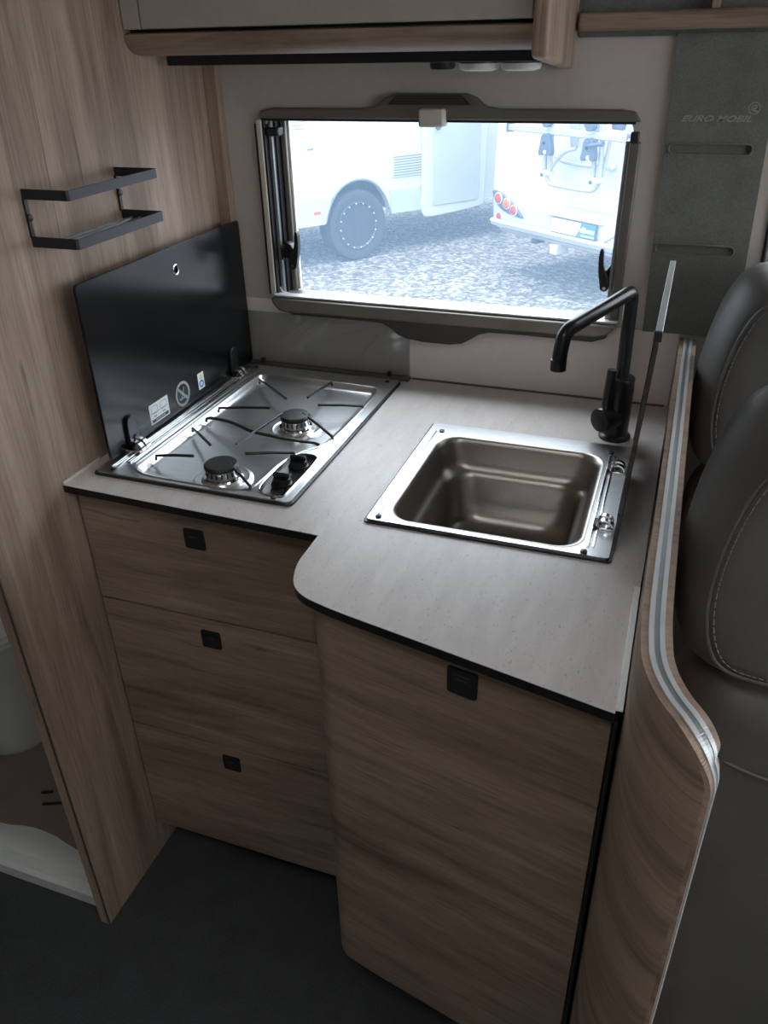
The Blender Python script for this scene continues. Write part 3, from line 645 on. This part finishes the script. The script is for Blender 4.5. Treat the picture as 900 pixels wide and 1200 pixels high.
# ------------------------------------------------------------ seats
def shrink(pts, d):
    xs_ = [p[0] for p in pts]; zs_ = [p[1] for p in pts]; cx = (min(xs_)+max(xs_))/2; cz = (min(zs_)+max(zs_))/2; kx = 1-d/(max(xs_)-cx); kz = 1-d/(max(zs_)-cz)
    return [(cx+(x-cx)*kx, cz+(z-cz)*kz) for x, z in pts]
def make_seat(y0, label):
    st = thing('captain_chair', label, 'seat', (1.14, y0+.04, 0), 0, 'grey leather cab seats')
    OL = [(1.00, 1.208), (.962, 1.198), (.938, 1.158), (.922, 1.095), (.913, 1.02), (.914, .960), (.925, .905), (.945, .872), (.985, .862), (1.10, .860), (1.26, .862), (1.33, .872), (1.35, .92), (1.355, 1.02), (1.34, 1.12), (1.315, 1.185), (1.27, 1.208), (1.13, 1.212)]
    OL = chaikin(OL, 2)[::-1]
    rg = []
    for d, y in ((.075, -.052), (.050, -.0535), (.036, -.050), (.026, -.040), (.016, -.024), (.006, -.002), (0, .025), (.002, .055), (.012, .085), (.03, .105), (.06, .112)):
        rg.append([(x, y0+y, z) for x, z in shrink(OL, d)])
    hr = MB().loft(rg).done('head_section', 'leather', st, 0, 60)
    sm = shrink(OL, .034)
    MB().tube([(x, y0-.0515, z) for x, z in sm], .0022, 6, True).done('piping', 'leather', hr)
    th = MB(); sm = shrink(OL, .0405); acc = 0
    for i in range(len(sm)):
        a, b = Vector(sm[i]), Vector(sm[(i+1) % len(sm)]); L = (b-a).length; n = max(1, int(L/.006))
        for k in range(n):
            p, q = a+(b-a)*(k+.15)/n, a+(b-a)*(k+.8)/n; th.tube([(p.x, y0-.0535, p.y), (q.x, y0-.0535, q.y)], .0007, 4)
    th.done('stitching', 'thread', hr, smooth=0)
    BL = [(.985, .880), (.950, .845), (.934, .800), (.930, .70), (.935, .50), (.945, .22), (.96, .06), (1.15, .045), (1.33, .06), (1.36, .5), (1.365, .75), (1.34, .845), (1.29, .880), (1.14, .885)]
    BL = chaikin(BL, 2)
    rg = []
    for d, y in ((.09, -.040), (.06, -.045), (.04, -.040), (.022, -.025), (.006, .0), (0, .03), (.0, .075), (.012, .11), (.05, .13)):
        rg.append([(x, y0+y, z) for x, z in shrink(BL, d)])
    bk = MB().loft(rg).done('backrest', 'leather', st, 0, 60)
    MB().tube(chaikin([(.945, y0-.018, .800), (.97, y0-.034, .775), (1.02, y0-.046, .755), (1.12, y0-.046, .745), (1.25, y0-.046, .75), (1.33, y0-.028, .775)], 3, False), .0025, 6).done('seam', 'leather', bk)
    for px_ in (1.07, 1.21): MB().lathe([(.009, 0), (.009, .08)], (px_, y0+.04, .85), seg=12).done('support_post', 'black_plastic', st)
    cu = rrect(.99, 1.36, y0-.10, y0+.42, .06, 6)
    cu = rrect(.965, 1.355, y0+.06, y0+.13, .03, 6)
    MB().loft([at_z(inset(cu, .02), .0), at_z(cu, .01), at_z(cu, .20), at_z(inset(cu, .02), .24)]).done('pedestal', 'cab_dark', st, 0, 50)
    return st
make_seat(-.665, 'grey leather cab seat standing close behind the curved partition end')
make_seat(-.160, 'grey leather cab seat beside the felt wall panel')
# ------------------------------------------------------------ washroom beyond the partition
tr = thing('shower_tray', 'white moulded shower tray step beyond the oak partition', 'shower tray', (-.48, -.4, 0))
MB().loft([at_z(rrect(-.94, -.026, -.732, -.01, .012), 0), at_z(rrect(-.94, -.026, -.732, -.01, .012), .028), at_z(rrect(-.935, -.030, -.724, -.015, .012), .036), at_z(rrect(-.93, -.035, -.712, -.02, .02), .036), at_z(rrect(-.93, -.035, -.708, -.02, .02), .052), at_z(rrect(-.92, -.04, -.690, -.03, .03), .058), at_z(rrect(-.90, -.05, -.668, -.04, .05), .050)]).done('tray', 'sanitary', tr, 0, 40)
MB().plate(chaikin([(-.90, -.660), (-.36, -.668), (-.25, -.64), (-.12, -.668), (-.052, -.672), (-.052, -.04), (-.90, -.04)], 2), [], .0505, .054).done('floor_inlay', 'bath_brown', tr)
for a, b in (((-.31, -.566), (-.285, -.556)), ((-.285, -.592), (-.245, -.576))):
    MB().tube([(a[0], a[1], .0545), (b[0], b[1], .0545)], .004, 6).done('drain_slot', 'dark_gap', tr)
tl = thing('toilet', 'pale rounded toilet standing in the shower tray', 'toilet', (-.56, -.36, .055))
rg = []
for z, d, sh in ((.0545, .01, 0), (.075, 0, 0), (.20, .01, 0), (.30, -.02, 0), (.36, -.035, 0), (.385, -.035, 0), (.392, -.02, 0)):
    rg.append(at_z(inset(rrect(-.75, -.40, -.52, -.16, .10, 8), d), z))
MB().loft(rg).done('pan', 'sanitary', tl, 0, 60)
MB().loft([at_z(inset(rrect(-.75, -.40, -.52, -.16, .10, 8), d), z) for z, d in ((.394, -.03), (.41, -.03), (.418, -.01))]).done('seat_lid', 'white_plastic', tl, 0, 50)

# ------------------------------------------------------------ outside
GZ = -.5
g = MB().box(-30, 30, .6, 50, GZ-.05, GZ).done('ground', 'gravel', None, smooth=0); struct(g, 'grey gravel yard outside')
A = (-2.283, 6.448, GZ)
lv = thing('motorhome', 'white motorhome seen from the side with black wheel and vent grille', 'motorhome', A, R(54))
def zz_(z): return z - GZ
arch = [(-.42, -.095), (-.365, -.085), (-.335, .0), (-.285, .11), (-.20, .205), (-.09, .262), (.03, .279), (.15, .262), (.26, .20), (.34, .10), (.385, .0), (.405, -.085)]
side = [(-3.2, 2.2), (-3.2, -.095)] + arch + [(3.4, -.085), (3.4, 2.2)]
side = [(a, zz_(b)) for a, b in side]
q = MB().plate(side[::-1], [], .0, .06, 'y'); q.done('side_wall', 'rv_white', lv, local=True, smooth=0)
MB().plate([(-3.2, zz_(2.2)), (-3.2, zz_(.30)), (3.4, zz_(.30)), (3.4, zz_(2.2))], [], .06, 2.1, 'y').done('body', 'rv_white', lv, local=True, smooth=0)
MB().box(-3.2, -.43, .07, 2.1, zz_(-.05), zz_(.30)).box(.44, 3.4, .06, 2.1, zz_(-.05), zz_(.30)).box(-.43, .44, .5, 2.1, zz_(-.02), zz_(.30)).done('underbody', 'rv_line', lv, local=True, smooth=0)
MB().plate([(-3.2, zz_(.14)), (-3.2, zz_(-.095)), (-.372, zz_(-.095)), (-.345, zz_(.0)), (-.29, zz_(.125)), (-.27, zz_(.150))], [], -.012, -.0005, 'y').plate([(.40, zz_(.138)), (.42, zz_(-.09)), (.79, zz_(-.09)), (.79, zz_(.138))], [], -.012, -.0005, 'y').done('skirt', 'rv_grey', lv, local=True, smooth=0)
MB().tube([(a, -.002, zz_(b)) for a, b in chaikin(arch[1:], 1, False)], .012, 6).done('arch_lip', 'rv_line', lv, local=True)
gr = MB().box(.44, .84, -.010, -.0005, zz_(.250), zz_(.470)).done('vent_grille', 'rv_white', lv, .006, local=True)
for k in range(8): MB().box(.452, .825, -.0135, -.0095, zz_(.268+k*.0245), zz_(.268+k*.0245)+.009).done('vent_slat', 'rv_line', gr, local=True)
dd = chaikin([(.785, -.06), (.815, -.165), (.90, -.182), (1.60, -.150), (1.66, -.10), (1.66, 1.9), (.80, 1.9), (.80, .10)], 2)
do = MB().prism([(a, zz_(b)) for a, b in dd], 'y', -.035, -.0005).done('door', 'rv_white', lv, .01, local=True)
MB().prism([(a, zz_(b)) for a, b in rrect(.925, 1.56, -.07, 1.8, .04)], 'y', -.042, -.035).done('door_panel', 'rv_grey', do, .004, local=True)
MB().prism([(a, zz_(b)) for a, b in rrect(.95, 1.02, .66, .80, .03)], 'y', -.060, -.042).done('door_handle', 'rack_blue', do, .006, local=True)
MB().box(-.50, -.42, -.016, -.012, zz_(.008), zz_(.034)).done('marker_lamp', 'lens_orange', lv, .002, local=True)
MB().box(-.52, -.46, -.006, -.0005, zz_(.585), zz_(.600)).done('lock', 'rv_line', lv, .002, local=True)
MB().box(-.70, -.52, -.004, -.0005, zz_(.83), zz_(.835)).box(-.70, -.54, -.004, -.0005, zz_(.80), zz_(.805)).box(-.70, -.53, -.004, -.0005, zz_(.77), zz_(.775)).done('small_print', 'rv_line', lv, local=True)
wc = (.02, .06, zz_(-.16))
wh = MB().lathe([(.225, .16), (.30, .17), (.335, .155), (.342, .10), (.342, -.02), (.330, -.055), (.29, -.062), (.232, -.045)], wc, 'y', 48, False).done('tyre', 'tyre', lv, 0, 50, local=True)
rm = MB().lathe([(.232, -.045), (.236, -.052), (.222, -.056), (.205, -.040), (.19, -.010), (.10, .012), (.055, .0), (.05, -.012), (.02, -.014)], wc, 'y', 48).done('rim', 'rim_dark', lv, 0, 40, local=True)
for k in range(16):
    a = 2*math.pi*k/16+.1; MB().lathe([(.008, 0), (.006, -.010)], (wc[0]+math.cos(a)*.214, wc[1]-.054, wc[2]+math.sin(a)*.214), 'y', 8).done('rim_bolt', 'rv_white', rm, local=True)
for k in range(8):
    a = 2*math.pi*k/8+.2; MB().lathe([(.034, 0), (.028, .004)], (wc[0]+math.cos(a)*.145, wc[1]-.0115, wc[2]+math.sin(a)*.145), 'y', 12).done('rim_hole', 'black_edge', rm, local=True)
MB().tube([(wc[0]+math.cos(R(a))*.19, wc[1]-.03, wc[2]+math.sin(R(a))*.19) for a in range(0, 360, 12)], .006, 6, True).done('rim_lip', 'rv_line', rm, local=True)

B_ = (-.734, 6.206, GZ)
rv = thing('motorhome', 'white motorhome seen from behind with bicycle carrier and red tail lamps', 'motorhome', B_, R(-36))
pr = chaikin([(-.12, .35), (-.205, .18), (-.215, .02), (-.17, -.005), (0, -.02), (.88, -.03), (1.76, -.02), (1.95, .02), (1.98, .2), (1.90, .35)], 2)
def rear_ring(z, d=0, ys=0): 
    p = [(-.215+d, 5.5), (-.215+d, .09)] + [(-.215+d+.09*(1-math.cos(R(t))), .09*(1-math.sin(R(t)))) for t in (15, 30, 45, 60, 75)] + [(-.125+d, 0)] + [(1.885-d, 0)] + [(1.975-d-.09*(1-math.cos(R(t))), .09*(1-math.sin(R(t)))) for t in (75, 60, 45, 30, 15)] + [(1.975-d, .09), (1.975-d, 5.5)]
    return [(x, y+ys, zz_(z)) for x, y in p]
MB().loft([rear_ring(-.02, .05, .03), rear_ring(.03, .01), rear_ring(.30), rear_ring(.9, 0, .02), rear_ring(2.2, .04, .12)]).done('body', 'rv_white', rv, 0, 40, local=True)
bp = lambda z, e, d=0: [(-.19+d, .30, zz_(z)), (-.20+d, .06-e, zz_(z)), (-.15+d, -.02-e, zz_(z)), (-.03, -.05-e, zz_(z)), (.88, -.06-e, zz_(z)), (1.79, -.05-e, zz_(z)), (1.91-d, -.02-e, zz_(z)), (1.96-d, .06-e, zz_(z)), (1.95-d, .30, zz_(z))]
MB().loft([bp(-.055, -.04, .04), bp(-.04, 0), bp(.0, .02), bp(.008, .015), bp(.012, -.03)]).done('bumper', 'rv_grey', rv, 0, 30, local=True)
MB().loft([bp(-.085, -.05, .12), bp(-.055, -.02, .05), bp(-.05, -.03, .05)]).done('bumper_lip', 'rv_white', rv, 0, 30, local=True)
def tail(sx, cx):
    f = lambda x: cx + sx*x
    ol = chaikin([(-.165, .262), (-.06, .255), (.10, .185), (.20, .115), (.285, .055), (.15, .068), (.02, .085), (-.09, .135), (-.145, .20)], 2)
    T = MB().prism([(f(x), zz_(z)) for x, z in ol], 'y', -.018, .06).done('tail_lamp', 'lamp_dark', rv, .008, local=True)
    for x, z, mt, r_ in ((-.065, .196, 'lens_red', .046), (.05, .164, 'lens_orange', .044), (.145, .118, 'lens_red', .042)):
        L = MB().lathe([(r_, .0), (r_*.95, -.010), (r_*.6, -.018), (r_*.2, -.020)], (f(x), -.018, zz_(z)), 'y', 20).done('lens', mt, T, local=True)
        MB().lathe([(r_*1.12, 0), (r_*1.12, -.006), (r_*1.0, -.008)], (f(x), -.018, zz_(z)), 'y', 20).done('lens_ring', 'rv_white', T, local=True)
    MB().prism([(f(x), zz_(z)) for x, z in circ(-.072, .04, .026, 14)], 'y', -.012, .05).done('reflector', 'lens_red', rv, .003, local=True)
tail(1, 0); tail(-1, 1.76)
np_ = MB().box(.630, 1.140, -.030, -.018, zz_(.0145), zz_(.138)).done('number_plate', 'lamp_dark', rv, .002, local=True)
MB().plate([(.638, zz_(.022)), (.925, zz_(.022)), (.965, zz_(.085)), (.975, zz_(.131)), (.638, zz_(.131))], [], -.0315, -.030, 'y').done('plate_field', 'plate_white', np_, local=True, smooth=0)
MB().plate([(.925, zz_(.022)), (1.133, zz_(.022)), (1.133, zz_(.131)), (.975, zz_(.131)), (.965, zz_(.085))], [], -.0315, -.030, 'y').done('plate_field', 'plate_blue', np_, local=True, smooth=0)
MB().box(.70, .91, -.0325, -.0315, zz_(.102), zz_(.112)).box(.70, .86, -.0325, -.0315, zz_(.072), zz_(.077)).done('plate_print', 'print_grey', np_, local=True, smooth=0)
t_ = text_mesh('plate_lettering', 'd\u00f6', .062, 'plate_white', np_, WM[rv] @ Matrix.Translation((1.005, -.032, zz_(.078))) @ rotx, 0, .0006, .002)
MB().box(1.045, 1.125, -.0325, -.0315, zz_(.062), zz_(.088)).box(.985, 1.128, -.0325, -.0315, zz_(.030), zz_(.040)).done('plate_print', 'plate_white', np_, local=True, smooth=0)
MB().box(.58, 1.19, -.026, .01, zz_(.142), zz_(.152)).done('plate_hood', 'rv_grey', rv, .004, local=True)
MB().prism([(a, zz_(b)) for a, b in bar(1.20, .0, 1.50, .19, .006)], 'y', -.008, .0).done('body_crease', 'rv_line', rv, local=True)
MB().prism([(a, zz_(b)) for a, b in bar(.75, .235, 1.35, .235, .005)], 'y', -.006, .001).done('body_crease', 'rv_grey', rv, local=True)
MB().box(.655, .74, -.05, .10, zz_(-.17), zz_(-.085)).done('tow_cover', 'rv_white', rv, .01, local=True)
MB().box(.40, .46, -.03, .10, zz_(-.125), zz_(-.085)).done('exhaust', 'tyre', rv, .01, local=True)
# bicycle carrier
bc = thing('bicycle_carrier', 'silver folding bicycle carrier on the rear of the motorhome', 'bicycle carrier', B_, R(-36))
ra = MB().box(.275, 1.54, -.26, -.20, zz_(.797), zz_(.845)).done('upper_rail', 'rack_silver', bc, .008, local=True)
for x in (.262, 1.54): MB().box(x, x+.026, -.268, -.192, zz_(.785), zz_(.857)).done('rail_cap', 'rack_blue', ra, .006, local=True)
MB().tube(chaikin([(.70, -.20, zz_(.52)), (.715, -.19, zz_(.43)), (.78, -.18, zz_(.418)), (1.12, -.18, zz_(.414)), (1.225, -.17, zz_(.43)), (1.265, -.16, zz_(.56)), (1.27, -.12, zz_(.80))], 3, False), .016, 10).done('hoop', 'rack_silver', bc, 0, 50, local=True)
for x0, x1 in ((.676, .737), (1.205, 1.268)):
    for x in (x0, x1): MB().tube([(x, -.22, zz_(1.05)), (x, -.20, zz_(.53))], .020, 10).done('upright', 'rack_silver', bc, local=True)
    xc = (x0+x1)/2
    MB().box(xc-.045, xc+.045, -.225, -.16, zz_(.488), zz_(.528)).done('foot_bracket', 'rv_white', bc, .008, local=True)
    MB().lathe([(.016, 0), (.012, -.010)], (xc-.03, -.225, zz_(.492)), 'y', 10).done('foot_bolt', 'rack_blue', bc, local=True)
for x in (.745, 1.20):
    cl = MB().plate([(a, zz_(b)) for a, b in chaikin([(x-.035, .80), (x+.03, .815), (x+.055, .765), (x+.085, .70), (x+.08, .65), (x+.045, .655), (x+.01, .69), (x-.03, .64), (x-.06, .66), (x-.04, .72)], 2)], [[(a, zz_(b)) for a, b in circ(x+.0, .735, .017, 10)]], -.30, -.255, 'y').done('clamp', 'rack_blue', bc, .006, local=True)
    MB().prism([(a, zz_(b)) for a, b in chaikin([(x-.06, .905), (x+.03, .93), (x+.06, .89), (x+.03, .852), (x-.02, .852), (x-.03, .875)], 2)], 'y', -.30, -.255).done('clamp_head', 'rack_blue', bc, .006, local=True)
    MB().lathe([(.016, 0), (.012, -.008)], (x+.02, -.30, zz_(.675)), 'y', 12).done('clamp_knob', 'rv_white', cl, local=True)
MB().tube([(1.22, -.30, zz_(.755)), (1.30, -.31, zz_(.772)), (1.37, -.31, zz_(.782))], [.014, .012, .020], 8).done('clamp_lever', 'rack_blue', bc, local=True)
MB().tube(chaikin([(.735, -.19, zz_(.535)), (.80, -.18, zz_(.62)), (.88, -.18, zz_(.685)), (.96, -.16, zz_(.705))], 2, False), .015, 8).done('stay', 'rack_silver', bc, local=True)
MB().tube(chaikin([(.60, -.05, zz_(.64)), (.68, -.06, zz_(.60)), (.76, -.06, zz_(.578)), (1.05, -.06, zz_(.573)), (1.12, -.04, zz_(.60))], 2, False), .015, 8).done('lower_stay', 'rack_silver', bc, local=True)
MB().tube(chaikin([(1.165, -.10, zz_(.80)), (1.17, -.08, zz_(.68)), (1.20, -.05, zz_(.60))], 2, False), .011, 8).done('wall_stay', 'rack_silver', bc, local=True)
MB().box(1.16, 1.25, -.06, .0, zz_(.565), zz_(.605)).done('wall_bracket', 'rv_white', bc, .01, local=True)
MB().prism([(a, zz_(b)) for a, b in ((1.26, 1.0), (1.42, 1.0), (1.385, .86), (1.28, .86))], 'y', -.14, -.10).done('strap_pad', 'rack_blue', bc, .01, local=True)
MB().prism([(a, zz_(b)) for a, b in ((.80, 1.0), (.93, 1.0), (.93, .70), (.86, .70))], 'y', -.12, -.09).done('strap_pad', 'rack_silver', bc, .01, local=True)
